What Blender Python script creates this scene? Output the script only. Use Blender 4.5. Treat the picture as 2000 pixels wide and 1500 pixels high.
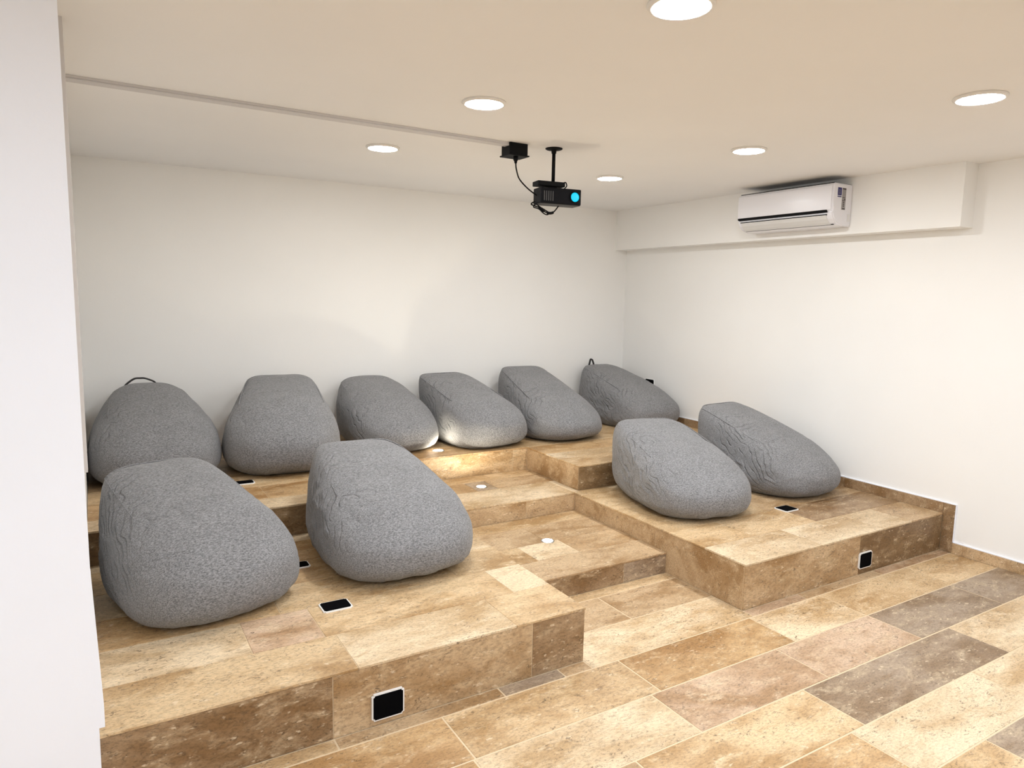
import bpy, bmesh, math, random
from mathutils import Vector, Matrix, Euler, noise

for o in list(bpy.data.objects):
    bpy.data.objects.remove(o)
sc = bpy.context.scene
COL = sc.collection

# ------------------------------------------------------------------ camera, world, exposure
cam_d = bpy.data.cameras.new('camera')
cam = bpy.data.objects.new('camera', cam_d)
COL.objects.link(cam)
cam.location = (-1.8374, -2.3623, 1.6384)
cam.rotation_euler = Euler((1.4444, -0.0208, -0.5412), 'XYZ')
cam_d.sensor_width = 36.0
cam_d.lens = 36.0 * 1356.4 / 2000.0
cam_d.clip_start = 0.05
sc.camera = cam
w = bpy.data.worlds.new('world')
sc.world = w
w.use_nodes = True
w.node_tree.nodes['Background'].inputs[0].default_value = (1, 0.96, 0.92, 1)
w.node_tree.nodes['Background'].inputs[1].default_value = 0.02
sc.view_settings.view_transform = 'Standard'
sc.view_settings.look = 'None'
sc.view_settings.gamma = 1.0
sc.view_settings.use_curve_mapping = False
sc.view_settings.exposure = 0.0
try:
    sc.cycles.use_denoising = True
    sc.cycles.max_bounces = 7
    sc.cycles.diffuse_bounces = 6
    sc.cycles.sample_clamp_indirect = 6.0
    sc.cycles.use_adaptive_sampling = True
    sc.cycles.adaptive_threshold = 0.02
except Exception:
    pass
LAMP_FRONT = (0.92, 0.955, 1.0)
LAMP_BACK = (0.96, 0.975, 0.975)
LAMP_UP = (1.0, 0.91, 0.72)
LAMP_REAR = (0.80, 0.89, 1.0)
P_FRONT, P_MID, P_BACK, P_REAR, P_UP = 207.0, 226.0, 178.0, 240.0, 250.0

# ------------------------------------------------------------------ helpers
def tag(o, label=None, cat=None, group=None, kind=None):
    if label: o['label'] = label
    if cat: o['category'] = cat
    if group: o['group'] = group
    if kind: o['kind'] = kind
    return o

def empty(name, loc, label, cat, group=None, rz=0.0):
    o = bpy.data.objects.new(name, None)
    o.empty_display_size = 0.1
    COL.objects.link(o)
    o.location = loc
    o.rotation_euler = (0, 0, rz)
    return tag(o, label, cat, group)

def link(name, me, mat, parent=None, smooth=False):
    o = bpy.data.objects.new(name, me)
    COL.objects.link(o)
    if mat is not None and len(me.materials) == 0:
        me.materials.append(mat)
    if parent is not None:
        o.parent = parent
    if smooth:
        me.polygons.foreach_set('use_smooth', [True] * len(me.polygons))
    return o

def bm_obj(name, bm, mat, parent=None, smooth=False):
    me = bpy.data.meshes.new(name)
    bmesh.ops.recalc_face_normals(bm, faces=bm.faces)
    bm.to_mesh(me)
    bm.free()
    return link(name, me, mat, parent, smooth)

def add_box(bm, x0, x1, y0, y1, z0, z1, bev=0.0, seg=1):
    r = bmesh.ops.create_cube(bm, size=1.0)
    vs = r['verts']
    for v in vs:
        v.co = Vector(((x0 + x1) / 2 + v.co.x * (x1 - x0), (y0 + y1) / 2 + v.co.y * (y1 - y0), (z0 + z1) / 2 + v.co.z * (z1 - z0)))
    if bev > 0:
        es = list({e for v in vs for e in v.link_edges})
        bmesh.ops.bevel(bm, geom=es, offset=bev, segments=seg, affect='EDGES', profile=0.5)

def box(name, x0, x1, y0, y1, z0, z1, mat, parent=None, bev=0.0, seg=1):
    bm = bmesh.new()
    add_box(bm, x0, x1, y0, y1, z0, z1, bev, seg)
    return bm_obj(name, bm, mat, parent)

def boxes(name, lst, mat, parent=None, bev=0.0):
    bm = bmesh.new()
    for b in lst:
        add_box(bm, *b, bev)
    return bm_obj(name, bm, mat, parent)

def lathe(name, prof, mat, parent=None, n=40, loc=(0, 0, 0), axis='Z', smooth=True):
    """prof: list of (radius, height)."""
    bm = bmesh.new()
    rings = []
    for r, h in prof:
        if r < 1e-6:
            rings.append([bm.verts.new((0, 0, h))])
        else:
            rings.append([bm.verts.new((r * math.cos(2 * math.pi * i / n), r * math.sin(2 * math.pi * i / n), h)) for i in range(n)])
    for a, b in zip(rings[:-1], rings[1:]):
        for i in range(n):
            j = (i + 1) % n
            if len(a) == 1 and len(b) == 1: continue
            if len(a) == 1: bm.faces.new((a[0], b[i], b[j]))
            elif len(b) == 1: bm.faces.new((a[i], a[j], b[0]))
            else: bm.faces.new((a[i], a[j], b[j], b[i]))
    if axis == 'Y':
        bmesh.ops.rotate(bm, verts=bm.verts, cent=(0, 0, 0), matrix=Matrix.Rotation(math.pi / 2, 3, 'X'))
    o = bm_obj(name, bm, mat, parent, smooth)
    o.location = loc
    return o

def catmull(pts, n=8):
    P = [Vector(p) for p in pts]
    P = [P[0] * 2 - P[1]] + P + [P[-1] * 2 - P[-2]]
    out = []
    for i in range(1, len(P) - 2):
        for k in range(n):
            t = k / n
            a, b, c, d = P[i - 1], P[i], P[i + 1], P[i + 2]
            out.append(0.5 * ((2 * b) + (c - a) * t + (2 * a - 5 * b + 4 * c - d) * t * t + (3 * b - a - 3 * c + d) * t ** 3))
    out.append(P[-2])
    return out

def add_tube(bm, pts, ra, rb=None, n=8, up=Vector((0, 0, 1))):
    """tube of elliptic section (ra across, rb along the second axis) through pts."""
    rb = rb or ra
    prev = None
    side = None
    for i, p in enumerate(pts):
        d = (pts[min(i + 1, len(pts) - 1)] - pts[max(i - 1, 0)]).normalized()
        if side is None:
            side = d.cross(up)
            if side.length < 1e-3: side = d.cross(Vector((1, 0, 0)))
        side = (side - d * side.dot(d)).normalized()
        other = d.cross(side)
        ring = [bm.verts.new(p + side * (ra * math.cos(2 * math.pi * k / n)) + other * (rb * math.sin(2 * math.pi * k / n))) for k in range(n)]
        if prev:
            for k in range(n):
                bm.faces.new((prev[k], prev[(k + 1) % n], ring[(k + 1) % n], ring[k]))
        else:
            bm.faces.new(ring[::-1])
        prev = ring
    bm.faces.new(prev)

def tube(name, pts, r, mat, parent=None, rb=None, n=8, up=Vector((0, 0, 1)), sm=8):
    bm = bmesh.new()
    add_tube(bm, catmull(pts, sm), r, rb, n, up)
    return bm_obj(name, bm, mat, parent, True)

# ------------------------------------------------------------------ materials
def lin(r, g, b):
    f = lambda c: (c / 255 / 12.92) if c / 255 <= 0.04045 else ((c / 255 + 0.055) / 1.055) ** 2.4
    return (f(r), f(g), f(b))

def new_mat(name):
    m = bpy.data.materials.new(name)
    m.use_nodes = True
    nt = m.node_tree
    return m, nt, nt.nodes['Principled BSDF']

def N(nt, typ, **kw):
    n = nt.nodes.new(typ)
    for k, v in kw.items():
        if k.startswith('i_'):
            n.inputs[int(k[2:])].default_value = v
        else:
            setattr(n, k, v)
    return n

def ramp(nt, src, stops):
    r = nt.nodes.new('ShaderNodeValToRGB')
    el = r.color_ramp.elements
    while len(el) < len(stops): el.new(0.5)
    for e, (p, c) in zip(el, stops):
        e.position = p
        e.color = (c, c, c, 1) if not isinstance(c, tuple) else (*c, 1)
    nt.links.new(src, r.inputs[0])
    return r

def mixc(nt, fac, a, b, mode='MIX'):
    m = nt.nodes.new('ShaderNodeMix')
    m.data_type = 'RGBA'
    m.blend_type = mode
    for sock, v in ((m.inputs[0], fac), (m.inputs[6], a), (m.inputs[7], b)):
        if hasattr(v, 'links') or hasattr(v, 'is_linked'):
            nt.links.new(v, sock)
        else:
            sock.default_value = v if not isinstance(v, tuple) else (*v, 1)
    return m.outputs[2]

def simple(name, col, rough=0.5, metal=0.0, spec=0.5, bump=0.0, bscale=60.0):
    m, nt, p = new_mat(name)
    p.inputs['Base Color'].default_value = (*col, 1)
    p.inputs['Roughness'].default_value = rough
    p.inputs['Metallic'].default_value = metal
    p.inputs['Specular IOR Level'].default_value = spec
    tc = N(nt, 'ShaderNodeTexCoord')
    nz = N(nt, 'ShaderNodeTexNoise')
    nz.inputs['Scale'].default_value = bscale
    nz.inputs['Detail'].default_value = 3
    nt.links.new(tc.outputs['Object'], nz.inputs['Vector'])
    mr = N(nt, 'ShaderNodeMapRange')
    mr.inputs[3].default_value = max(0.02, rough - 0.05)
    mr.inputs[4].default_value = min(1.0, rough + 0.05)
    nt.links.new(nz.outputs[0], mr.inputs[0])
    nt.links.new(mr.outputs[0], p.inputs['Roughness'])
    if bump > 0:
        b = N(nt, 'ShaderNodeBump')
        b.inputs['Strength'].default_value = bump
        b.inputs['Distance'].default_value = 0.01
        nt.links.new(nz.outputs[0], b.inputs['Height'])
        nt.links.new(b.outputs[0], p.inputs['Normal'])
    return m

def plaster(name, col, var=0.03):
    m, nt, p = new_mat(name)
    g = N(nt, 'ShaderNodeNewGeometry')
    n1 = N(nt, 'ShaderNodeTexNoise'); n1.inputs['Scale'].default_value = 1.3; n1.inputs['Detail'].default_value = 4
    n2 = N(nt, 'ShaderNodeTexNoise'); n2.inputs['Scale'].default_value = 55; n2.inputs['Detail'].default_value = 5
    nt.links.new(g.outputs['Position'], n1.inputs['Vector'])
    nt.links.new(g.outputs['Position'], n2.inputs['Vector'])
    r = ramp(nt, n1.outputs[0], [(0.3, 1.0 - var), (0.7, 1.0)])
    c = mixc(nt, 1.0, col, r.outputs[0], 'MULTIPLY')
    nt.links.new(c, p.inputs['Base Color'])
    p.inputs['Roughness'].default_value = 0.85
    p.inputs['Specular IOR Level'].default_value = 0.25
    b = N(nt, 'ShaderNodeBump'); b.inputs['Strength'].default_value = 0.08; b.inputs['Distance'].default_value = 0.004
    nt.links.new(n2.outputs[0], b.inputs['Height'])
    nt.links.new(b.outputs[0], p.inputs['Normal'])
    return m

def travertine():
    m, nt, p = new_mat('travertine')
    g = N(nt, 'ShaderNodeNewGeometry')
    oi = N(nt, 'ShaderNodeObjectInfo')
    off = N(nt, 'ShaderNodeVectorMath', operation='SCALE')
    comb = N(nt, 'ShaderNodeCombineXYZ')
    for i, k in enumerate((37.0, 71.0, 13.0)):
        mm = N(nt, 'ShaderNodeMath', operation='MULTIPLY'); mm.inputs[1].default_value = k
        nt.links.new(oi.outputs['Random'], mm.inputs[0])
        nt.links.new(mm.outputs[0], comb.inputs[i])
    add = N(nt, 'ShaderNodeVectorMath', operation='ADD')
    nt.links.new(g.outputs['Position'], add.inputs[0])
    nt.links.new(comb.outputs[0], add.inputs[1])
    mp = N(nt, 'ShaderNodeMapping'); mp.inputs['Scale'].default_value = (1.0, 2.1, 2.1)
    nt.links.new(add.outputs[0], mp.inputs[0])
    def nz(scale, detail, rough=0.6, dist=0.0, src=mp.outputs[0]):
        n = N(nt, 'ShaderNodeTexNoise')
        n.inputs['Scale'].default_value = scale; n.inputs['Detail'].default_value = detail
        n.inputs['Roughness'].default_value = rough; n.inputs['Distortion'].default_value = dist
        nt.links.new(src, n.inputs['Vector'])
        return n.outputs[0]
    big = nz(1.7, 3, 0.55, 0.7)
    med = nz(8.0, 4, 0.7, 0.4)
    grain = nz(62, 3, 0.8)
    vein = nz(13, 4, 0.62, 0.6)
    brk = nz(33, 2, 0.5)
    clus = nz(3.6, 3, 0.6, 0.8)
    base = oi.outputs['Color']
    light = mixc(nt, 0.45, base, lin(214, 192, 156))
    dark = mixc(nt, 1.0, base, lin(206, 190, 166), 'MULTIPLY')
    c = mixc(nt, ramp(nt, big, [(0.36, 0.0), (0.60, 1.0)]).outputs[0], dark, base)
    c = mixc(nt, ramp(nt, med, [(0.50, 0.0), (0.70, 0.8)]).outputs[0], c, light)
    c = mixc(nt, ramp(nt, med, [(0.30, 0.7), (0.46, 0.0)]).outputs[0], c, dark)
    gr = ramp(nt, grain, [(0.32, 0.62), (0.50, 1.0), (0.70, 1.16)])
    c = mixc(nt, 1.0, c, gr.outputs[0], 'MULTIPLY')
    def m2(op, a, b):
        n = N(nt, 'ShaderNodeMath', operation=op)
        for k, v in enumerate((a, b)):
            if isinstance(v, (int, float)): n.inputs[k].default_value = v
            else: nt.links.new(v, n.inputs[k])
        return n.outputs[0]
    vd = m2('ABSOLUTE', m2('SUBTRACT', vein, 0.5), 0.0)
    vm = ramp(nt, vd, [(0.004, 1.0), (0.022, 0.0)]).outputs[0]
    bm_ = ramp(nt, brk, [(0.50, 0.0), (0.58, 1.0)]).outputs[0]
    cm = ramp(nt, clus, [(0.44, 0.12), (0.58, 0.95)]).outputs[0]
    mulv = m2('MULTIPLY', m2('MULTIPLY', vm, bm_), cm)
    c = mixc(nt, mulv, c, lin(92, 74, 54))
    chip = ramp(nt, m2('ADD', brk, m2('MULTIPLY', med, 0.5)), [(0.90, 0.0), (1.0, 0.6)]).outputs[0]
    c = mixc(nt, chip, c, lin(226, 206, 176))
    fine = grain
    nt.links.new(c, p.inputs['Base Color'])
    rr = N(nt, 'ShaderNodeMapRange'); rr.inputs[3].default_value = 0.34; rr.inputs[4].default_value = 0.56
    nt.links.new(med, rr.inputs[0])
    nt.links.new(rr.outputs[0], p.inputs['Roughness'])
    p.inputs['Specular IOR Level'].default_value = 0.45
    hs = N(nt, 'ShaderNodeMath', operation='SUBTRACT')
    nt.links.new(fine, hs.inputs[0]); nt.links.new(mulv, hs.inputs[1])
    b = N(nt, 'ShaderNodeBump'); b.inputs['Strength'].default_value = 0.18; b.inputs['Distance'].default_value = 0.002
    nt.links.new(hs.outputs[0], b.inputs['Height'])
    nt.links.new(b.outputs[0], p.inputs['Normal'])
    return m

def fabric(name, dark, light, scale=1.0, wrinkle=False):
    m, nt, p = new_mat(name)
    tc = N(nt, 'ShaderNodeTexCoord')
    mp = N(nt, 'ShaderNodeMapping'); mp.inputs['Scale'].default_value = (0.38, 1.0, 1.0)
    nt.links.new(tc.outputs['Object'], mp.inputs[0])
    n1 = N(nt, 'ShaderNodeTexNoise'); n1.inputs['Scale'].default_value = 400 * scale; n1.inputs['Detail'].default_value = 2
    n2 = N(nt, 'ShaderNodeTexNoise'); n2.inputs['Scale'].default_value = 210 * scale; n2.inputs['Detail'].default_value = 2
    n3 = N(nt, 'ShaderNodeTexNoise'); n3.inputs['Scale'].default_value = 7; n3.inputs['Detail'].default_value = 4
    for n in (n1, n2): nt.links.new(mp.outputs[0], n.inputs['Vector'])
    nt.links.new(tc.outputs['Object'], n3.inputs['Vector'])
    a = N(nt, 'ShaderNodeMath', operation='ADD'); nt.links.new(n1.outputs[0], a.inputs[0]); nt.links.new(n2.outputs[0], a.inputs[1])
    r = ramp(nt, a.outputs[0], [(0.0, dark), (1.0, light)])
    r.color_ramp.elements[0].position = 0.80; r.color_ramp.elements[1].position = 1.0
    mr = N(nt, 'ShaderNodeMapRange'); mr.inputs[1].default_value = 0.78; mr.inputs[2].default_value = 1.22
    nt.links.new(a.outputs[0], mr.inputs[0])
    nt.links.new(mr.outputs[0], r.inputs[0])
    r.color_ramp.elements[0].position = 0.0
    v = ramp(nt, n3.outputs[0], [(0.3, 0.90), (0.7, 1.0)])
    c = mixc(nt, 1.0, r.outputs[0], v.outputs[0], 'MULTIPLY')
    nt.links.new(c, p.inputs['Base Color'])
    p.inputs['Roughness'].default_value = 0.9
    p.inputs['Specular IOR Level'].default_value = 0.2
    p.inputs['Sheen Weight'].default_value = 0.12
    p.inputs['Sheen Roughness'].default_value = 0.5
    b = N(nt, 'ShaderNodeBump'); b.inputs['Strength'].default_value = 0.12; b.inputs['Distance'].default_value = 0.001
    nt.links.new(a.outputs[0], b.inputs['Height'])
    nt.links.new(b.outputs[0], p.inputs['Normal'])
    if wrinkle:
        # fine slack creases running across the cover, kept to the slumped left flank
        oi = N(nt, 'ShaderNodeObjectInfo')
        sc_ = N(nt, 'ShaderNodeVectorMath', operation='MULTIPLY_ADD')
        sc_.inputs[1].default_value = (2.6, 19.0, 24.0)
        nt.links.new(tc.outputs['Object'], sc_.inputs[0])
        rv_ = N(nt, 'ShaderNodeCombineXYZ')
        for k in range(3):
            mm = N(nt, 'ShaderNodeMath', operation='MULTIPLY'); mm.inputs[1].default_value = (31.0, 17.0, 53.0)[k]
            nt.links.new(oi.outputs['Random'], mm.inputs[0]); nt.links.new(mm.outputs[0], rv_.inputs[k])
        nt.links.new(rv_.outputs[0], sc_.inputs[2])
        sx = N(nt, 'ShaderNodeSeparateXYZ'); nt.links.new(tc.outputs['Object'], sx.inputs[0])
        def m1(op, a_, b_=0.0):
            n_ = N(nt, 'ShaderNodeMath', operation=op)
            for k_, v_ in enumerate((a_, b_)):
                if isinstance(v_, (int, float)): n_.inputs[k_].default_value = v_
                else: nt.links.new(v_, n_.inputs[k_])
            return n_.outputs[0]
        dn = N(nt, 'ShaderNodeTexNoise'); dn.inputs['Scale'].default_value = 5.5; dn.inputs['Detail'].default_value = 2
        dadd = N(nt, 'ShaderNodeVectorMath', operation='ADD')
        nt.links.new(tc.outputs['Object'], dadd.inputs[0]); nt.links.new(rv_.outputs[0], dadd.inputs[1])
        nt.links.new(dadd.outputs[0], dn.inputs['Vector'])
        ph = m1('ADD', m1('SUBTRACT', m1('MULTIPLY', sx.outputs[1], 62.0), m1('MULTIPLY', sx.outputs[2], 70.0)), m1('MULTIPLY', dn.outputs[0], 15.0))
        rdv = m1('ABSOLUTE', m1('SINE', ph))
        rd = ramp(nt, rdv, [(0.0, 0.0), (0.55, 1.0)])
        mk = N(nt, 'ShaderNodeTexNoise'); mk.inputs['Scale'].default_value = 3.2; mk.inputs['Detail'].default_value = 1
        nt.links.new(sc_.outputs[0], mk.inputs['Vector'])
        mk.inputs['Scale'].default_value = 0.55
        xr = N(nt, 'ShaderNodeMapRange'); xr.inputs[1].default_value = 0.12; xr.inputs[2].default_value = -0.22; nt.links.new(sx.outputs[0], xr.inputs[0])
        yr = ramp(nt, sx.outputs[1], [(0.10, 0.0), (0.30, 1.0), (0.70, 1.0), (0.95, 0.25)])
        nm = ramp(nt, mk.outputs[0], [(0.38, 0.05), (0.57, 1.0)])
        q1 = N(nt, 'ShaderNodeMath', operation='MULTIPLY'); nt.links.new(xr.outputs[0], q1.inputs[0]); nt.links.new(yr.outputs[0], q1.inputs[1])
        q2 = N(nt, 'ShaderNodeMath', operation='MULTIPLY'); nt.links.new(q1.outputs[0], q2.inputs[0]); nt.links.new(nm.outputs[0], q2.inputs[1])
        b2 = N(nt, 'ShaderNodeBump'); b2.inputs['Distance'].default_value = 0.007
        nt.links.new(q2.outputs[0], b2.inputs['Strength'])
        nt.links.new(rd.outputs[0], b2.inputs['Height'])
        nt.links.new(b.outputs[0], b2.inputs['Normal'])
        nt.links.new(b2.outputs[0], p.inputs['Normal'])
    return m

def glow(name, col, strength):
    m, nt, p = new_mat(name)
    p.inputs['Base Color'].default_value = (0.9, 0.9, 0.9, 1)
    p.inputs['Emission Color'].default_value = (*col, 1)
    p.inputs['Emission Strength'].default_value = strength
    return m

M_WALL = plaster('wall_paint', (0.88, 0.875, 0.86))
M_CEIL = plaster('ceiling_paint', (0.87, 0.865, 0.865))
M_WALLW = plaster('wall_paint_cool_lit', (0.87, 0.895, 0.965))  # tint of the cool lamp light put into the near wall's paint
M_TRAV = travertine()
M_GROUT = simple('grout', lin(214, 194, 162), 0.85, bump=0.2, bscale=150)
M_FAB = fabric('grey_heather_fabric', lin(98, 98, 100), lin(152, 152, 154), 1.0, True)
M_STRAP = fabric('charcoal_webbing', lin(36, 35, 36), lin(66, 64, 64), 1.6)
M_BLACK = simple('black_plastic', (0.004, 0.004, 0.0045), 0.6, spec=0.12, bscale=200)
M_BGLASS = simple('black_insert', (0.002, 0.002, 0.0025), 0.9, spec=0.04, bscale=200)
M_WHITE = simple('white_plastic', (0.86, 0.86, 0.85), 0.35, bscale=100)
M_ACW = simple('glossy_white_shell', (0.80, 0.80, 0.85), 0.22, bscale=20)
M_ACG = simple('pale_grey_vane', (0.70, 0.70, 0.70), 0.35, bscale=40)
M_RING = simple('white_metal_ring', (0.78, 0.76, 0.73), 0.4, bscale=80)
M_STEEL = simple('brushed_steel', (0.45, 0.43, 0.40), 0.35, 1.0, bscale=120)
M_TRUNK = simple('grey_white_trunking', (0.62, 0.60, 0.60), 0.5, bscale=80)
M_LF = glow('lamp_diffuser_neutral', LAMP_FRONT, P_FRONT)
M_LB = glow('lamp_diffuser_warm', LAMP_BACK, P_BACK)
M_LM = glow('lamp_diffuser_mid', LAMP_BACK, P_MID)
M_LR = glow('lamp_diffuser_cool', LAMP_REAR, P_REAR)
M_LU = glow('uplight_lens_warm', LAMP_UP, P_UP)
M_LU3 = glow('uplight_lens_soft', LAMP_UP, 0.6 * P_UP)
M_LU2 = glow('uplight_lens_strong', LAMP_UP, 2.2 * P_UP)
M_CYAN = glow('projector_lens_light', (0.0, 0.68, 1.0), 1.0)
M_CYAN.node_tree.nodes['Principled BSDF'].inputs['Base Color'].default_value = (0.0, 0.02, 0.03, 1)

# ------------------------------------------------------------------ measures (metres)
H1, H2, HA, ZC, ZB = 0.255, 0.4348, 0.1265, 2.5248, 2.1281
XR, XW, XS, XB, XR2 = 1.0568, 2.9987, 2.986, 2.8499, 1.1066
YA, Y1, Y2, YN, YW = 0.5876, 1.523, 1.550, 2.2508, 3.3653
XL, XC = -1.912, -1.879
XN0 = -0.05
T = 0.010                                        # tile thickness

# ------------------------------------------------------------------ room shell
floor = box('floor', -4.5, XW, -5.6, YW, -0.12, -0.0016, M_GROUT); tag(floor, kind='structure')
def shell(name, *b, mat=M_WALL):
    return tag(box(name, *b, mat), kind='structure')
shell('ceiling', -4.5, XW + 0.15, -5.6, YW + 0.15, ZC, ZC + 0.12, mat=M_CEIL)
shell('wall_back', XL - 0.15, XW + 0.15, YW, YW + 0.15, -0.12, ZC)
shell('wall_right', XW, XW + 0.15, -5.6, YW, -0.12, ZC)
shell('wall_left', XL - 0.15, XL, 0.0, YW, -0.12, ZC)
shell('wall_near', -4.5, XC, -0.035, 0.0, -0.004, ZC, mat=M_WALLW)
shell('wall_rear', -4.65, XW + 0.15, -5.75, -5.6, -0.12, ZC)
shell('wall_outer', -4.65, -4.5, -5.6, 0.0, -0.12, ZC)
bev = box('trim_1', XB, XW, 0.0034, YW, ZB, ZC, M_WALL); tag(bev, kind='structure')     # boxed beam along the right wall
wb = bmesh.new()          # plaster thickening low on the near wall's end
pts = [(XC - 0.01, 0.30), (XC + 0.016, 0.30), (XC + 0.016, 0.36), (XC + 0.0005, 0.80), (XC - 0.01, 0.80)]
A_ = [wb.verts.new((x_, -0.0345, z_)) for x_, z_ in pts]; B_ = [wb.verts.new((x_, -0.006, z_)) for x_, z_ in pts]
wb.faces.new(A_); wb.faces.new(B_[::-1])
for i_ in range(5): wb.faces.new((A_[i_], B_[i_], B_[(i_ + 1) % 5], A_[(i_ + 1) % 5]))
bm_obj('plaster_end', wb, M_WALLW, bpy.data.objects['wall_near'])
# flat white panel edge standing proud of the alcove's left wall
pan = box('trim_2', XL, -1.8770, 0.50, 0.56, 0.978, ZC, M_TRUNK); tag(pan, kind='structure')

# ------------------------------------------------------------------ travertine tiles
TONES = {'cream': lin(236, 208, 168), 'gold': lin(208, 168, 118), 'mid': lin(206, 172, 130), 'pink': lin(218, 184, 150),
         'dark': lin(168, 144, 118), 'brown': lin(170, 138, 102), 'deep': lin(150, 120, 84), 'sand': lin(222, 188, 142)}
STONE = 0.88
rng = random.Random(11)
def tile(parent, x0, x1, y0, y1, z0, z1, tone, bev=0.0008):
    o = box('tile', x0, x1, y0, y1, z0, z1, M_TRAV, parent, bev)
    c = TONES[tone]
    k = 1 + rng.uniform(-0.05, 0.05)
    k *= STONE
    o.color = (c[0] * k, c[1] * k * 1.06, c[2] * k * 1.16, 1)
    return o
MIXT = ['cream', 'sand', 'mid', 'pink', 'gold', 'sand', 'cream', 'mid', 'dark']
MIXP = ['sand', 'cream', 'sand', 'mid', 'cream', 'gold', 'sand']
def rows(parent, rect, ybreaks, ztop, gap, joints=None, tones=None, mix=MIXT, thick=T):
    """tiles over rect (x0,x1,y0,y1); joints[row] are x joints, tones[row] the tones left to right."""
    x0, x1, y0, y1 = rect
    g = gap / 2
    joints = joints or {}; tones = tones or {}
    yb = [y0] + [y for y in ybreaks if y0 + 0.02 < y < y1 - 0.02] + [y1]
    for r in range(len(yb) - 1):
        a, b = yb[r], yb[r + 1]
        key = r
        xs = joints.get(key)
        if xs is None:
            xs = []
            x = x0 + rng.uniform(0.35, 0.95)
            while x < x1 - 0.22:
                xs.append(x); x += rng.uniform(0.72, 0.95)
        xs = [x0] + [x for x in xs if x0 + 0.03 < x < x1 - 0.03] + [x1]
        tn = tones.get(key, [])
        for i in range(len(xs) - 1):
            tone = tn[i] if i < len(tn) else rng.choice(mix)
            tile(parent, xs[i] + (g if i else 0), xs[i + 1] - (g if i < len(xs) - 2 else 0), a + (g if r else 0), b - (g if r < len(yb) - 2 else 0), ztop - thick, ztop, tone)

# --- floor
FL = [-4.9, -4.62, -4.34, -4.06, -3.77, -3.49, -3.2, -2.91, -2.62, -2.34, -2.05, -1.77, -1.488, -1.205, -0.925, -0.642, -0.355, -0.072]
FJ = {17: [-3.6, -2.8, -1.95, -1.146, -0.45, -0.145, 0.92, 1.5, 2.22],
      16: [-3.9, -3.1, -2.3, -1.55, -0.741, 0.142, 1.02, 1.60, 2.46],
      15: [-3.4, -2.5, -1.6, -0.75, 0.085, 0.87, 1.605, 2.42],
      14: [-3.8, -3.0, -2.1, -1.3, -0.25, 0.682, 1.842, 2.6],
      13: [-3.5, -2.7, -1.9, -1.05, -0.2, 0.588, 1.48, 2.3],
      12: [-3.2, -2.3, -1.5, -0.6, 0.2, 1.0, 1.75, 2.5]}
FT = {16: ['mid', 'sand', 'cream', 'pink', 'gold', 'sand', 'gold', 'cream', 'sand', 'sand'],
      15: ['mid', 'sand', 'cream', 'gold', 'cream', 'pink', 'pink', 'dark', 'dark'],
      14: ['mid', 'sand', 'gold', 'cream', 'mid', 'sand', 'dark', 'cream', 'sand'],
      13: ['sand', 'mid', 'cream', 'mid', 'sand', 'gold', 'cream', 'cream', 'sand'],
      12: ['mid', 'sand', 'gold', 'mid', 'dark', 'sand', 'dark', 'dark', 'mid']}
G = 0.0075
def floor_row(a, b, x0, x1, xs, tn):
    xs = [x0] + [x for x in xs if x0 + 0.03 < x < x1 - 0.03] + [x1]
    for i in range(len(xs) - 1):
        tile(floor, xs[i] + G / 2, xs[i + 1] - G / 2, a + G / 2, b - G / 2, -T, 0.0, tn[i] if i < len(tn) else rng.choice(MIXT), 0.0008)
for r in range(len(FL) - 1):
    key = r
    # FJ keys: 16 = the row ending at -0.072, counted backwards
    xs = FJ.get(r, None)
    if xs is None:
        xs = []; x = -4.1 + rng.uniform(0, 0.5)
        while x < 2.8: xs.append(x); x += rng.uniform(0.75, 0.92)
    floor_row(FL[r], FL[r + 1], -4.5, XS, xs, FT.get(r, []))
floor_row(-0.072, 0.0, -0.145, 0.0, [], ['mid'])
floor_row(-0.072, 0.0, XC, -0.145, [-1.146, -0.45], ['sand', 'mid', 'dark'])
floor_row(-0.072, 0.0, XR, XS, [1.5, 2.22], ['pink', 'mid', 'pink'])
floor_row(-0.072, 0.215, 0.0, XR, [0.02], ['cream', 'cream'])
floor_row(0.215, 0.50, 0.0, XR, [0.473], ['mid', 'mid'])
floor_row(0.50, YA, 0.0, XR, [], ['sand'])

# --- aisle step
step = empty('aisle_step', (0.5, 1.05, 0), 'low travertine step between the two front platforms with one glowing floor light', 'step')
def child(o, p):
    o.parent = p
    o.matrix_parent_inverse = Matrix.Translation(-p.location)
    return o
def under(p, fn, *a, **k):
    before = set(bpy.data.objects)
    fn(*a, **k)
    for o in bpy.data.objects:
        if o not in before:
            o.parent = p
            o.matrix_parent_inverse = Matrix.Translation(-Vector(p.location))
def core(parent, lst):
    o = boxes('core', lst, M_GROUT)
    child(o, parent)
e = 0.002
core(step, [(0.0, XR, YA + e, Y1, 0.0, HA - e)])
under(step, rows, None, (0.0, XR - 0.001, YA - 0.002, Y1 - 0.001), [0.835, 1.075, 1.36], HA, 0.003,
      {0: [], 1: [0.30, 0.60], 2: [0.52], 3: []}, {0: ['mid'], 1: ['sand', 'cream', 'mid'], 2: ['mid', 'mid'], 3: ['sand']})
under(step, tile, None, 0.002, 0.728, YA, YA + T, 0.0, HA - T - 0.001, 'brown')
under(step, tile, None, 0.731, XR - 0.002, YA, YA + T, 0.0, HA - T - 0.001, 'dark')

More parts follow.
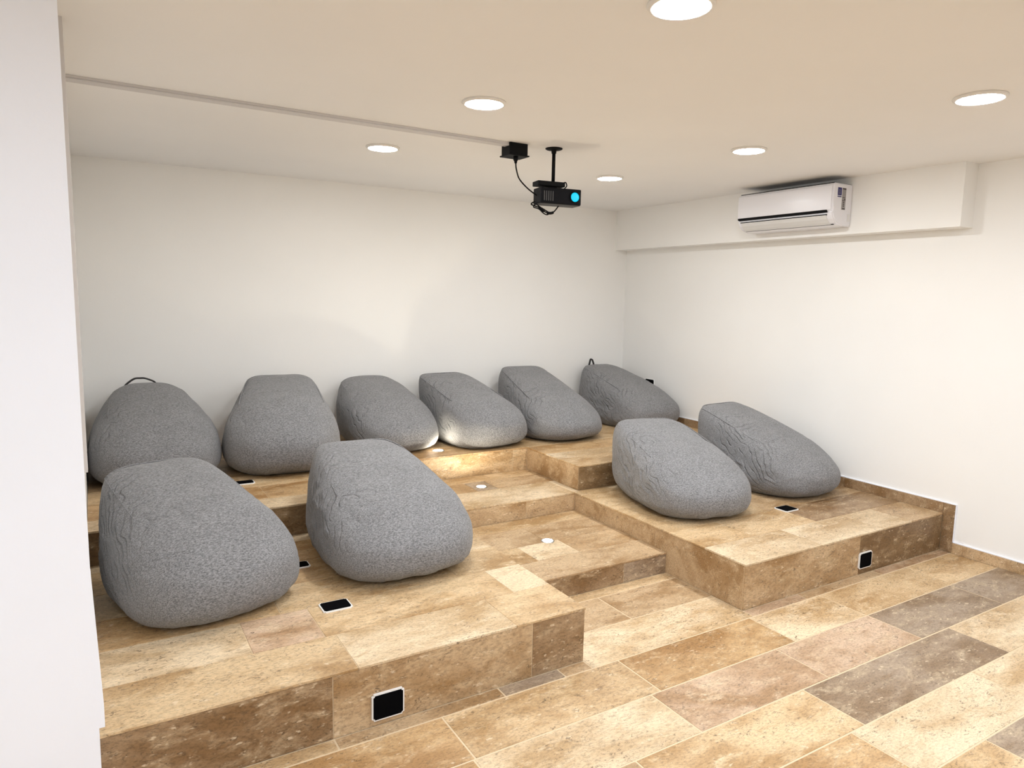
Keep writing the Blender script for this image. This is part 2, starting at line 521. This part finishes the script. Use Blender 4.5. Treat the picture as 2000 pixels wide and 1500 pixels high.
# --- lower tier
low = empty('lower_platform', (0, 0.7, 0), 'lower travertine seating tier, U-shaped around the aisle, with black outlets in its front', 'platform')
core(low, [(XL + e, -e, e, Y2, 0.0, H1 - e), (XR + e, XW - e, e, Y2, 0.0, H1 - e), (-e, XR + e, Y1 + e, Y2, 0.0, H1 - e), (XN0, XR2, Y2, YN, 0.0, H1 - e)])
PB = [0.29, 0.578, 0.866, 1.154, 1.442]
under(low, rows, None, (XL + 0.003, 0.002, -0.002, Y2 - 0.001), PB, H1, 0.003,
      {0: [-1.05, -0.36], 1: [-1.37, -1.09, -0.2], 2: [-1.2, -0.35]}, {0: ['sand', 'cream', 'sand'], 1: ['cream', 'pink', 'sand', 'cream'], 2: ['gold', 'sand', 'sand']}, MIXP)
under(low, rows, None, (XR - 0.002, XS, -0.002, Y2 - 0.001), PB, H1, 0.003,
      {0: [1.70, 2.30, 2.62], 1: [1.45, 2.05], 2: [1.95, 2.7]}, {0: ['cream', 'cream', 'cream', 'mid'], 1: ['sand', 'sand', 'brown'], 2: ['sand', 'mid', 'mid']}, MIXP)
under(low, rows, None, (0.003, XR - 0.003, Y1 - 0.002, 1.86), [], H1, 0.003, {0: []}, {0: ['cream']})
under(low, rows, None, (XN0, XR2 - 0.002, 1.863, 2.082), [], H1, 0.003, {0: [0.455, 0.622]}, {0: ['mid', 'dark', 'mid']})
under(low, rows, None, (XN0, XR2 - 0.002, 2.085, YN - 0.002), [], H1, 0.003, {0: [0.70]}, {0: ['sand', 'sand']})
ZR = H1 - T - 0.001
g = 0.0015
def riser(parent, u0, u1, face, z0, z1, tone, axis):
    if axis == 'x':   # runs along x, faces -y at y=face
        under(parent, tile, None, u0 + g, u1 - g, face, face + T, z0, z1, tone)
    elif axis == '+y':  # runs along y, faces +x at x=face
        under(parent, tile, None, face - T, face, u0 + g, u1 - g, z0, z1, tone)
    else:             # runs along y, faces -x at x=face
        under(parent, tile, None, face, face + T, u0 + g, u1 - g, z0, z1, tone)
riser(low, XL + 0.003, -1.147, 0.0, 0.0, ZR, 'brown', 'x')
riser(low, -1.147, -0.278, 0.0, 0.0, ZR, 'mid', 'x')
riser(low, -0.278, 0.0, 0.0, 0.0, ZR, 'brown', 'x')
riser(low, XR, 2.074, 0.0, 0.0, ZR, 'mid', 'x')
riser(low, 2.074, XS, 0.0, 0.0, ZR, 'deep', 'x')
riser(low, T, 0.69, XR, 0.0, ZR, 'mid', '-x')
riser(low, 0.69, Y1, XR, 0.0, ZR, 'mid', '-x')
riser(low, T, 0.60, 0.0, 0.0, ZR, 'mid', '+y')
riser(low, 0.60, Y1, 0.0, 0.0, ZR, 'mid', '+y')
riser(low, 0.0, 0.65, Y1, HA, ZR, 'mid', 'x')
riser(low, 0.65, XR, Y1, HA, ZR, 'mid', 'x')

# --- upper tier
upp = empty('upper_platform', (0.5, 2.5, 0), 'upper travertine seating tier along the back wall, notched round the aisle landing', 'platform')
core(upp, [(XL + e, XN0 - e, Y2 + e, YW - e, 0.0, H2 - e), (XR2 + e, XW - e, Y2 + e, YW - e, 0.0, H2 - e), (XN0 - e, XR2 + e, YN + e, YW - e, 0.0, H2 - e)])
UB = [1.84, 2.045, 2.25, 2.54, 2.83, 3.12]
under(upp, rows, None, (XL + 0.003, XN0 + 0.002, Y2 - 0.002, YW - 0.003), [1.73, 2.02, 2.31, 2.6, 2.89, 3.18], H2, 0.003, {0: [-1.3, -0.55], 1: [-1.0]}, {0: ['cream', 'cream', 'sand'], 1: ['gold', 'gold']}, MIXP)
under(upp, rows, None, (XR2 - 0.002, XS, Y2 - 0.002, YW - 0.003), [1.80, 1.98, 2.25, 2.54, 2.83, 3.12], H2, 0.003, {0: [1.95], 1: [2.1], 2: [1.7]}, {0: ['sand', 'mid'], 1: ['cream', 'mid'], 2: ['gold', 'gold']}, MIXP)
under(upp, rows, None, (XN0 + 0.004, XR2 - 0.004, YN - 0.002, YW - 0.003), [2.54, 2.83, 3.12], H2, 0.003, {0: [0.9]}, {0: ['gold', 'gold']}, MIXP)
ZU = H2 - T - 0.001
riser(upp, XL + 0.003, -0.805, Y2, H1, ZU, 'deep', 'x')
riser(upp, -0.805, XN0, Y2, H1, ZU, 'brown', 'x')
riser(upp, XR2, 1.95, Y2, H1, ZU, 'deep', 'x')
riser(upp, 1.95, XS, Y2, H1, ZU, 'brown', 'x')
riser(upp, XN0 + 0.002, 0.976, YN, H1, ZU, 'sand', 'x')
riser(upp, 0.976, XR2, YN, H1, ZU, 'sand', 'x')
riser(upp, Y2 + T, YN, XR2, H1, ZU, 'mid', '-x')
riser(upp, Y2 + T, YN, XN0, H1, ZU, 'mid', '+y')

# --- stone skirting stepping along the right wall
skb = box('baseboard_right', XS + 0.004, XW, -5.6, -0.075, 0.0, 0.070, M_GROUT); tag(skb, kind='structure')
SK = 0.071
y = -0.075
for ln in (0.86, 0.9, 0.84, 0.88, 0.9, 0.85):
    tile(skb, XS, XS + 0.006, y - ln, y - 0.002, 0.0, SK, 'mid'); y -= ln
tile(skb, XS, XS + 0.012, -0.075, -0.001, 0.0, H1 + SK, 'brown')
y = 0.0
for ln, t_ in ((0.72, 'brown'), (0.829, 'brown')):
    tile(skb, XS, XS + 0.012, y + 0.001, y + ln - 0.001, H1, H1 + SK, t_); y += ln
tile(skb, XS, XS + 0.012, Y2 - 0.075, Y2, H1 + SK + 0.001, H2 + SK, 'brown')
y = Y2
for ln, t_ in ((0.85, 'brown'), (0.85, 'brown')):
    tile(skb, XS, XS + 0.012, y + 0.001, min(y + ln, YW) - 0.001, H2, H2 + SK, t_); y += ln

edge_strip = boxes('white_edge_strip', [(XS + 0.001, XW, -5.6, -0.077, SK, SK + 0.007), (XS + 0.001, XW, -0.082, -0.0755, SK, H1 + SK + 0.007), (XS + 0.001, XW, -0.0755, Y2 - 0.077, H1 + SK, H1 + SK + 0.007),
    (XS + 0.001, XW, Y2 - 0.082, Y2 - 0.0755, H1 + SK, H2 + SK + 0.007), (XS + 0.001, XW, Y2 - 0.0755, YW, H2 + SK, H2 + SK + 0.007)], M_WALLW, skb, 0.001)  # thin white strip along the skirting's stepped upper edge
# ------------------------------------------------------------------ bean bags
def bag_point(D, prm):
    L, Wf, Wr, H, hf, lean, zp, rx, nb, wp = prm
    bt = max(0.0, min(1.0, (1 - D[1]) / 2)); ct = max(0.0, min(1.0, (1 + D[2]) / 2))
    n = 2.35 + nb * (bt * ct) ** 1.6 + 0.5 * (1 - ct)
    r = (abs(D[0]) ** n + abs(D[1]) ** n + abs(D[2]) ** n) ** (1 / n)
    a, b, c = D[0] / r, D[1] / r, D[2] / r
    t = max(0.0, min(1.0, (b + 1) / 2)); s = max(0.0, min(1.0, ((c + 1) / 2 - 0.07) / 0.93))
    top = hf + (H - hf) * (1 - t) ** zp
    z = s * top
    k = (1 - t) * s
    half = 0.5 * (Wf + (Wr - Wf) * k ** wp)
    return Vector((a * half + rx * k, (1 - t) * L + lean * z * (1 - t), z)), (a, b, c, t, s)

def crease(p, seed, fx, fy, fz):
    v = noise.noise(Vector((p.x * fx + seed, p.y * fy, p.z * fz + seed * 0.7)))
    return 1 - min(1.0, abs(v) * 3.2)

def bean_bag(loc_z, prm, seed, label, wr=1.0, left_wr=1.0, handle=None):
    x, yy, yaw = prm[:3]
    p = prm[3:]
    root = empty('bean_bag', (x, yy, loc_z), label, 'bean bag', 'grey bean bags on the stone tiers', yaw)
    n = 56
    vid = {}
    verts = []; info = []; faces = []
    def vert(ix):
        if ix not in vid:
            D = [2 * i / n - 1 for i in ix]
            co, inf = bag_point(D, p)
            vid[ix] = len(verts); verts.append(co); info.append(inf)
        return vid[ix]
    for ax in range(3):
        for sgn in (0, n):
            for i in range(n):
                for j in range(n):
                    q = []
                    for (di, dj) in ((0, 0), (1, 0), (1, 1), (0, 1)):
                        ix = [0, 0, 0]
                        ix[ax] = sgn; ix[(ax + 1) % 3] = i + di; ix[(ax + 2) % 3] = j + dj
                        q.append(vert(tuple(ix)))
                    faces.append(q if sgn else q[::-1])
    me = bpy.data.meshes.new('cover')
    me.from_pydata([tuple(v) for v in verts], [], faces)
    me.update()
    nrm = [Vector(v.normal) for v in me.vertices]
    for k, v in enumerate(me.vertices):
        a, b, c, t, s = info[k]
        co = verts[k]
        if co.z < 0.002: continue
        d = 0.010 * noise.noise(co * 3.1 + Vector((seed, 0, 0))) + 0.004 * noise.noise(co * 8 + Vector((0, seed, 0)))
        # creases across the flanks, strongest on the left where the cover slumps
        fl = max(0.0, min(1.0, (abs(a) - 0.25) / 0.5)) * math.sin(math.pi * min(1, max(0, s * 1.05))) * math.exp(-((t - 0.5) / 0.30) ** 2)
        side = left_wr if a < 0 else 0.6
        d -= 0.007 * wr * side * fl * crease(co, seed, 1.6, 10.0, 13.0) ** 2
        # a few slack folds over the seat
        d -= 0.0025 * wr * math.exp(-((t - 0.55) / 0.22) ** 2) * s * crease(co, seed + 9, 1.5, 14.0, 6.0) ** 2
        # small pleats where the front tucks under
        pl = math.exp(-((s - 0.16) / 0.13) ** 2) * max(0.0, min(1.0, (t - 0.55) / 0.3))
        d -= 0.008 * pl * max(0.0, noise.noise(Vector((co.x * 26 + seed, co.y * 9, 0)))) ** 1.2 * 2
        v.co = co + nrm[k] * d
    cover = link('cover', me, M_FAB, root, True)
    # sewn seams running down the edges between top and sides, and along the ridge
    def seam(name, dirs):
        pts = []
        for D in dirs:
            co, inf = bag_point(D, p)
            pts.append(co)
        bm = bmesh.new()
        add_tube(bm, pts, 0.0036, n=6)
        return bm_obj(name, bm, M_FAB, root, True)
    seam('side_seam', [(-1, -1 + 1.25 * k / 24, 1) for k in range(25)])
    seam('side_seam', [(1, -1 + 1.25 * k / 24, 1) for k in range(25)])
    seam('ridge_seam', [(-1 + 2 * k / 20, -1, 1) for k in range(21)])
    if handle:
        a0, a1, rise, back = handle
        c0, _ = bag_point((a0, -1, 1), p); c1, _ = bag_point((a1, -1, 1), p)
        mid = (c0 + c1) / 2
        pts = [c0 + Vector((0, 0.004, -0.02)), c0 + Vector((0, -0.002, 0.004)), c0 * 0.72 + c1 * 0.28 + Vector((0, back, rise * 0.95)),
               mid + Vector((0, back, rise)), c0 * 0.3 + c1 * 0.7 + Vector((0, back, rise * 0.85)), c1 + Vector((0, -0.002, 0.006)), c1 + Vector((0, 0.004, -0.02))]
        h = tube('handle', pts, 0.006, M_STRAP, root, rb=0.013, n=8, up=Vector((0, 1, 0)))
        h['label'] = 'charcoal webbing handle'
    return root

F1 = [-1.3409, 0.5478, 0.297, 0.8616, 0.8976, 0.5628, 0.6218, 0.3283, 0.1159, 0.9247, -0.039, 1.6142, 0.401]
F2 = [-0.5419, 0.5378, -0.0105, 1.0002, 0.8246, 0.462, 0.5636, 0.2948, 0.0645, 0.8285, -0.0319, 4.3335, 1.1129]
F3 = [1.4592, 0.5218, -0.1994, 1.0202, 0.7861, 0.5667, 0.5425, 0.2741, 0.0548, 0.9062, 0.0011, 3.1941, 0.9778]
F4 = [2.5472, 0.5458, 0.0675, 0.986, 0.8027, 0.512, 0.5972, 0.2769, 0.0793, 0.975, -0.0065, 5.0568, 0.8548]
B1 = [-1.5151, 2.1626, 0.0217, 1.047, 0.8289, 0.4707, 0.6247, 0.3071, 0.0968, 0.8505, 0.006, 0.8458, 0.9273]
B2 = [-0.8199, 2.1035, -0.1614, 1.012, 0.8513, 0.4516, 0.6023, 0.3297, 0.0923, 0.6375, 0.0315, 4.2361, 0.8949]
B3 = [0.1743, 2.3743, 0.0433, 0.9606, 0.7158, 0.6108, 0.596, 0.2816, 0.0651, 1.1591, -0.0263, 0.9559, 0.8189]
B4 = [0.8985, 2.2194, 0.0786, 0.9399, 0.7706, 0.4909, 0.5548, 0.3123, 0.1343, 1.1219, -0.0599, 4.6821, 0.5986]
B5 = [1.5998, 2.1772, -0.0191, 1.0411, 0.8015, 0.4647, 0.5868, 0.2456, 0.0918, 1.0867, -0.0033, 4.6015, 0.7226]
B6 = [2.653, 2.289, 0.1033, 0.9944, 0.7926, 0.4358, 0.5656, 0.3062, 0.0487, 1.0926, 0.023, 4.0791, 0.7927]
bean_bag(H1, F1, 1.3, 'largest-looking grey bean bag, on the lower tier beside the white wall end', 1.0, 1.3)
bean_bag(H1, F2, 5.1, 'grey bean bag on the lower tier at the left edge of the aisle', 1.2, 1.3)
bean_bag(H1, F3, 8.7, 'grey creased bean bag on the lower tier just right of the aisle', 1.3, 1.3)
bean_bag(H1, F4, 12.2, 'grey bean bag on the lower tier slumped beside the right wall', 1.0, 1.4)
bean_bag(H2, B1, 17.9, 'grey bean bag with a strap handle at the far left of the back row', 0.5, 0.8, (-0.62, 0.25, 0.045, -0.01))
bean_bag(H2, B2, 21.4, 'grey bean bag second from left in the back row, above the floor outlet', 0.4, 0.7)
bean_bag(H2, B3, 25.6, 'grey bean bag in the back row just left of the bright floor light', 0.4, 0.8)
bean_bag(H2, B4, 29.3, 'grey bean bag in the back row just right of the bright floor light', 0.4, 1.0)
bean_bag(H2, B5, 33.8, 'grey bean bag fifth from left in the back row, right of the notch corner', 0.5, 1.0)
bean_bag(H2, B6, 38.5, 'grey bean bag with a black loop handle in the far right back corner', 1.0, 1.3, (-0.55, -0.25, 0.060, 0.0))

# ------------------------------------------------------------------ lamps
def downlight(x, y, m, label):
    r = empty('ceiling_downlight', (x, y, ZC), label, 'ceiling light', 'round ceiling downlights')
    lathe('trim_ring', [(0.088, 0.0), (0.102, 0.0), (0.103, -0.004), (0.098, -0.011), (0.090, -0.013), (0.086, -0.010), (0.086, -0.002), (0.088, 0.0)], M_RING, r)
    lathe('diffuser', [(0.0, -0.0165), (0.03, -0.016), (0.06, -0.0145), (0.080, -0.012), (0.0855, -0.009), (0.0855, -0.003), (0.0, -0.003)], m, r)
    return r
downlight(-0.265, -0.705, M_LF, 'round ceiling downlight cut by the top edge of the view')
downlight(1.465, -0.725, M_LF, 'round ceiling downlight nearest the right wall end of the beam, cool rimmed')
downlight(-0.235, 0.590, M_LM, 'round warm ceiling downlight left of the projector, nearer than the cable trunking')
downlight(1.535, 0.565, M_LM, 'round warm ceiling downlight nearest the air conditioner')
downlight(-0.265, 1.825, M_LB, 'round warm ceiling downlight beyond the cable trunking')
downlight(1.500, 1.820, M_LB, 'round warm ceiling downlight behind the projector')
REAR = {(-0.26, -2.0): 'ahead and right of the viewer', (1.49, -2.0): 'near the right wall, out of view', (-0.26, -3.3): 'behind the viewer on the right', (1.49, -3.3): 'in the rear right corner',  # unseen, ceiling grid carried on towards the rear
        (-2.02, -2.0): 'added close over the viewer', (-2.02, -3.3): 'added right behind the viewer', (-3.6, -2.0): 'added by the outer wall', (-3.6, -3.3): 'added in the rear left corner'}  # unseen lamps added on the left to brighten the near wall and front
for (x, y_), where in REAR.items():
    downlight(x, y_, M_LR, 'unseen cool ceiling downlight ' + where)

def uplight(x, y, z, label, r0=0.043, m=None):
    r = empty('floor_uplight', (x, y, z), label, 'floor light', 'recessed floor uplights')
    lathe('trim_ring', [(r0 * 0.76, 0.0005), (r0 * 0.78, 0.0035), (r0 * 0.95, 0.003), (r0, 0.0)], M_STEEL, r, 28)
    lathe('lens', [(0.0, 0.0046), (r0 * 0.45, 0.0042), (r0 * 0.74, 0.0022), (r0 * 0.76, 0.0005), (0.0, 0.0005)], m or M_LU, r, 28)
uplight(0.530, 1.085, HA, 'glowing round floor light set in the low aisle step')
uplight(0.530, 1.955, H1, 'glowing round floor light set in a small square tile of the landing', m=M_LU2)
uplight(0.412, 2.445, H2, 'brilliant floor light squeezed between two back row bean bags', 0.05, M_LU3)

# ------------------------------------------------------------------ outlets
def outlet(center, u, v, w_, h_, label, frame=0.0055, d=0.009, name='floor_outlet'):
    """plate in the plane spanned by u,v (unit vectors); n = u x v points outwards."""
    u = Vector(u); v = Vector(v); nn = u.cross(v)
    r = empty(name, center, label, 'outlet', 'black outlets in white frames')
    R3 = Matrix((u, v, nn)).transposed()
    def part(nm, pw, ph, z0, z1, m, bev, dx=0, dy=0):
        bm = bmesh.new()
        add_box(bm, dx - pw / 2, dx + pw / 2, dy - ph / 2, dy + ph / 2, z0, z1, 0)
        es = [e_ for e_ in bm.edges if abs(e_.verts[0].co.z - e_.verts[1].co.z) > 1e-6]
        bmesh.ops.bevel(bm, geom=es, offset=bev, segments=3, affect='EDGES')
        bmesh.ops.transform(bm, matrix=R3.to_4x4(), verts=bm.verts)
        bm_obj(nm, bm, m, r)
    part('frame', w_, h_, 0.0, d, M_WHITE, 0.008)
    part('insert', w_ - 2 * frame, h_ - 2 * frame, d - 0.001, d + 0.0015, M_BGLASS, 0.006)
    return r
outlet((-0.937, -0.0002, 0.078), (1, 0, 0), (0, 0, 1), 0.130, 0.108, 'black outlet in a white frame on the left front riser')
outlet((2.128, -0.0002, 0.088), (1, 0, 0), (0, 0, 1), 0.126, 0.100, 'black outlet in a white frame on the right front riser')
outlet((-0.973, 0.540, H1), (1, 0, 0), (0, 1, 0), 0.130, 0.098, 'black floor outlet in front of the two left bean bags', d=0.006)
outlet((2.097, 0.549, H1), (1, 0, 0), (0, 1, 0), 0.128, 0.105, 'black floor outlet in front of the two right bean bags', d=0.006)
outlet((-1.072, 2.140, H2), (1, 0, 0), (0, 1, 0), 0.126, 0.085, 'black floor outlet on the upper tier under the back row', d=0.006)
outlet((-1.010, 1.080, H1), (1, 0, 0), (0, 1, 0), 0.126, 0.080, 'black floor outlet half hidden between the two left bean bags', d=0.006)
outlet((XW, 2.918, 0.785), (0, -1, 0), (0, 0, 1), 0.128, 0.085, 'black wall outlet above the far right bean bag', frame=0.003, name='wall_outlet')

# ------------------------------------------------------------------ air conditioner on the boxed beam
ac = empty('air_conditioner', (XB, 1.17, 2.18), 'white split air conditioner mounted on the beam under the ceiling', 'air conditioner')
AY0, AY1 = 0.750, 1.588
def extrude_xz(name, prof, y0, y1, mat, bev=0.0, smooth=False):
    """prof: (distance out from the beam face, z) polygon."""
    bm = bmesh.new()
    A = [bm.verts.new((XB - d, y0, z)) for d, z in prof]
    B = [bm.verts.new((XB - d, y1, z)) for d, z in prof]
    k = len(prof)
    fa = bm.faces.new(A); fb = bm.faces.new(B[::-1])
    for i in range(k):
        bm.faces.new((A[i], B[i], B[(i + 1) % k], A[(i + 1) % k]))
    if bev:
        es = list(fa.edges) + list(fb.edges)
        bmesh.ops.bevel(bm, geom=es, offset=bev, segments=3, affect='EDGES')
    o = bm_obj(name, bm, mat)
    child(o, ac)
    return o
body = [(0.001, 2.470), (0.196, 2.470), (0.206, 2.467), (0.213, 2.460), (0.216, 2.448), (0.217, 2.36), (0.214, 2.282), (0.205, 2.276), (0.205, 2.268), (0.211, 2.262), (0.206, 2.245), (0.192, 2.222), (0.168, 2.199), (0.135, 2.184), (0.090, 2.178), (0.001, 2.178)]
extrude_xz('body', body, AY0, AY1, M_ACW, 0.008)
extrude_xz('front_panel', [(0.2165, 2.455), (0.2215, 2.452), (0.2235, 2.44), (0.2245, 2.36), (0.2215, 2.287), (0.2135, 2.285), (0.216, 2.36)], AY0 + 0.012, AY1 - 0.004, M_ACW, 0.002)
extrude_xz('air_slot', [(0.214, 2.285), (0.2195, 2.286), (0.2185, 2.274), (0.2035, 2.266)], AY0 + 0.045, AY1 - 0.003, M_BLACK, 0.0)
extrude_xz('louver', [(0.2118, 2.249), (0.2140, 2.249), (0.1985, 2.223), (0.1745, 2.1995), (0.1520, 2.1875), (0.1505, 2.1905), (0.172, 2.203), (0.195, 2.227)], AY0 + 0.05, AY1 - 0.03, M_ACG, 0.001)
extrude_xz('louver_gap', [(0.2130, 2.2555), (0.2105, 2.2480), (0.2020, 2.249), (0.2040, 2.257)], AY0 + 0.045, AY1 - 0.025, M_BLACK, 0.0)
extrude_xz('lower_gap', [(0.1530, 2.1905), (0.1460, 2.1855), (0.1410, 2.189), (0.1480, 2.1945)], AY0 + 0.03, AY1 - 0.03, M_BLACK, 0.0)
M_BLUE = simple('blue_sticker', lin(30, 28, 104), 0.4)
M_GREYS = simple('grey_sticker', lin(150, 146, 146), 0.4)
M_INK = simple('sticker_ink', lin(46, 36, 38), 0.5)
def side_patch(name, d0, d1, z0, z1, m, lift, parent=ac):
    bm = bmesh.new()
    add_box(bm, XB - d1, XB - d0, AY0 - lift, AY0 + 0.0005, z0, z1)
    o = bm_obj(name, bm, m)
    child(o, ac)
    if parent is not ac:
        o.parent = parent; o.matrix_parent_inverse = Matrix()
    return o
blue = side_patch('blue_sticker', 0.128, 0.172, 2.386, 2.440, M_BLUE, 0.0008)
side_patch('blue_sticker', 0.128, 0.172, 2.374, 2.381, M_BLUE, 0.0008)
grey = side_patch('grey_sticker', 0.078, 0.122, 2.290, 2.440, M_GREYS, 0.0008)
for z0, z1, d0, d1 in ((2.430, 2.438, 0.080, 0.120), (2.352, 2.356, 0.082, 0.118), (2.338, 2.346, 0.094, 0.106), (2.325, 2.333, 0.094, 0.106), (2.312, 2.320, 0.094, 0.106), (2.293, 2.301, 0.082, 0.112), (2.360, 2.366, 0.082, 0.098), (2.372, 2.376, 0.086, 0.116)):
    side_patch('print_mark', d0, d1, z0, z1, M_INK, 0.0012, grey)
for z_ in (2.422, 2.413, 2.404, 2.395):
    side_patch('print_mark', 0.140, 0.164, z_, z_ + 0.002, M_GREYS, 0.0012, blue)
side_patch('cover_tab', 0.018, 0.046, 2.212, 2.264, M_ACG, 0.0015)

child(boxes('unseen_shade_slab', [(XB - 0.205, XB - 0.004, AY0 + 0.01, AY1 - 0.01, 2.4695, 2.4725)], M_BLACK), ac)  # unseen black slab added to deepen the shade in the gap above
# ------------------------------------------------------------------ projector, trunking, box, cables
tr = empty('cable_trunking', (-0.8, 1.26, ZC), 'long grey-white cable trunking running along the ceiling to the black box', 'cable trunking')
def ch(o): return child(o, tr)
ch(box('trunking_base', XL, 0.335, 1.238, 1.286, ZC - 0.012, ZC, M_TRUNK, None, 0.001))
ch(box('trunking_lid', XL, 0.335, 1.236, 1.288, ZC - 0.020, ZC - 0.0125, M_TRUNK, None, 0.002))

jb = empty('junction_box', (0.343, 1.26, ZC), 'black junction box on the ceiling at the end of the trunking', 'junction box')
child(box('box_body', 0.285, 0.408, 1.225, 1.325, ZC - 0.066, ZC, M_BLACK, None, 0.004, 2), jb)
child(box('lid', 0.277, 0.416, 1.217, 1.333, ZC - 0.074, ZC - 0.066, M_BLACK, None, 0.003, 2), jb)
child(lathe('cable_gland', [(0.0, -0.112), (0.007, -0.112), (0.010, -0.098), (0.014, -0.094), (0.015, -0.074), (0.0, -0.074)], M_BLACK, None, 16, (0.343, 1.255, ZC)), jb)

pj = empty('projector', (0.598, 1.233, ZC), 'black projector with a glowing cyan lens hanging from the ceiling', 'projector')
PZ = lambda z: z
child(lathe('ceiling_flange', [(0.0, 0.0), (0.052, 0.0), (0.052, -0.004), (0.045, -0.008), (0.016, -0.011), (0.014, -0.030), (0.0, -0.030)], M_BLACK, None, 32, (0.598, 1.233, ZC)), pj)
child(lathe('pole', [(0.0, -0.005), (0.0105, -0.005), (0.0105, -0.212), (0.0, -0.212)], M_BLACK, None, 20, (0.598, 1.233, ZC)), pj)
YAW = math.radians(-9)
def rot_box(name, cx, cy, lx, ly, z0, z1, mat, bev, seg=2):
    bm = bmesh.new()
    add_box(bm, -lx / 2, lx / 2, -ly / 2, ly / 2, z0, z1, bev, seg)
    bmesh.ops.rotate(bm, verts=bm.verts, cent=(0, 0, 0), matrix=Matrix.Rotation(YAW, 3, 'Z'))
    bmesh.ops.translate(bm, verts=bm.verts, vec=(cx, cy, 0))
    return child(bm_obj(name, bm, mat), pj)
M_PJ = simple('projector_black', (0.003, 0.003, 0.0045), 0.55, spec=0.12, bscale=150)
M_PJB = simple('projector_underside', (0.05, 0.05, 0.05), 0.6, bscale=150)
rot_box('mount_plate', 0.560, 1.222, 0.180, 0.085, 2.294, 2.322, M_BLACK, 0.004)
rot_box('mount_neck', 0.575, 1.222, 0.06, 0.05, 2.279, 2.296, M_BLACK, 0.003)
PCX, PCY = 0.612, 1.205
rot_box('body', PCX, PCY, 0.270, 0.110, 2.189, 2.283, M_PJ, 0.006)
rot_box('underside', PCX, PCY, 0.262, 0.102, 2.1865, 2.1895, M_PJB, 0.001, 1)
rv = lambda dx, dy: (PCX + dx * math.cos(YAW) - dy * math.sin(YAW), PCY + dx * math.sin(YAW) + dy * math.cos(YAW))
lx, ly = rv(0.092, -0.0545)
def lens_part(nm, prof, m):
    o = lathe(nm, prof, m, None, 28, (0, 0, 0), 'Y')
    o.rotation_euler = (0, 0, YAW)
    o.location = (lx, ly, 2.236)
    bpy.context.view_layer.update()
    o.parent = pj; o.matrix_parent_inverse = Matrix.Translation(-Vector(pj.location))
lens_part('lens_ring', [(0.030, 0.0), (0.034, 0.0), (0.034, 0.006), (0.029, 0.007), (0.028, 0.002), (0.030, 0.0)], M_BLACK)
lens_part('lens', [(0.0, 0.0065), (0.012, 0.006), (0.022, 0.0045), (0.0275, 0.002), (0.0275, 0.0), (0.0, 0.0)], M_CYAN)
for k in range(5):
    vx, vy = rv(-0.110 + 0.014 * k, -0.0552)
    rot_box('vent_slat', vx, vy, 0.006, 0.0016, 2.205, 2.262, M_PJB, 0.0006, 1)
lpx, lpy = rv(0.005, 0.0)
child(tube('cable_tie', [(0.640, 1.200, 2.318), (0.660, 1.190, 2.326), (0.668, 1.188, 2.306), (0.652, 1.19, 2.288)], 0.0035, M_BLACK, None), pj)

pc = empty('power_cable', (0.343, 1.255, 2.40), 'thin black power cable drooping from the junction box to the projector', 'cable')
child(tube('cord', [(0.343, 1.255, ZC - 0.110), (0.350, 1.255, 2.375), (0.372, 1.255, 2.325), (0.425, 1.245, 2.275), (0.480, 1.230, 2.238), (0.492, 1.226, 2.232)], 0.0042, M_BLACK, None), pc)
cb = empty('cable_bundle', (0.52, 1.23, 2.16), 'bundled black cable with plugs dangling under the projector', 'cable')
child(tube('cord', [(0.478, 1.245, 2.205), (0.452, 1.245, 2.188), (0.470, 1.24, 2.178), (0.510, 1.235, 2.168), (0.545, 1.23, 2.146), (0.575, 1.225, 2.143), (0.600, 1.22, 2.150), (0.628, 1.21, 2.187)], 0.0038, M_BLACK, None), cb)
child(tube('cord', [(0.480, 1.240, 2.190), (0.465, 1.238, 2.170), (0.500, 1.232, 2.160), (0.530, 1.228, 2.138), (0.556, 1.226, 2.130), (0.570, 1.226, 2.142), (0.545, 1.23, 2.156), (0.505, 1.236, 2.176), (0.482, 1.24, 2.192)], 0.0036, M_BLACK, None), cb)
child(tube('plug', [(0.556, 1.226, 2.141), (0.580, 1.224, 2.141), (0.597, 1.222, 2.146)], 0.0085, M_BLACK, None, n=10), cb)
child(tube('plug', [(0.500, 1.232, 2.170), (0.520, 1.231, 2.160), (0.536, 1.230, 2.150)], 0.0080, M_BLACK, None, n=10), cb)
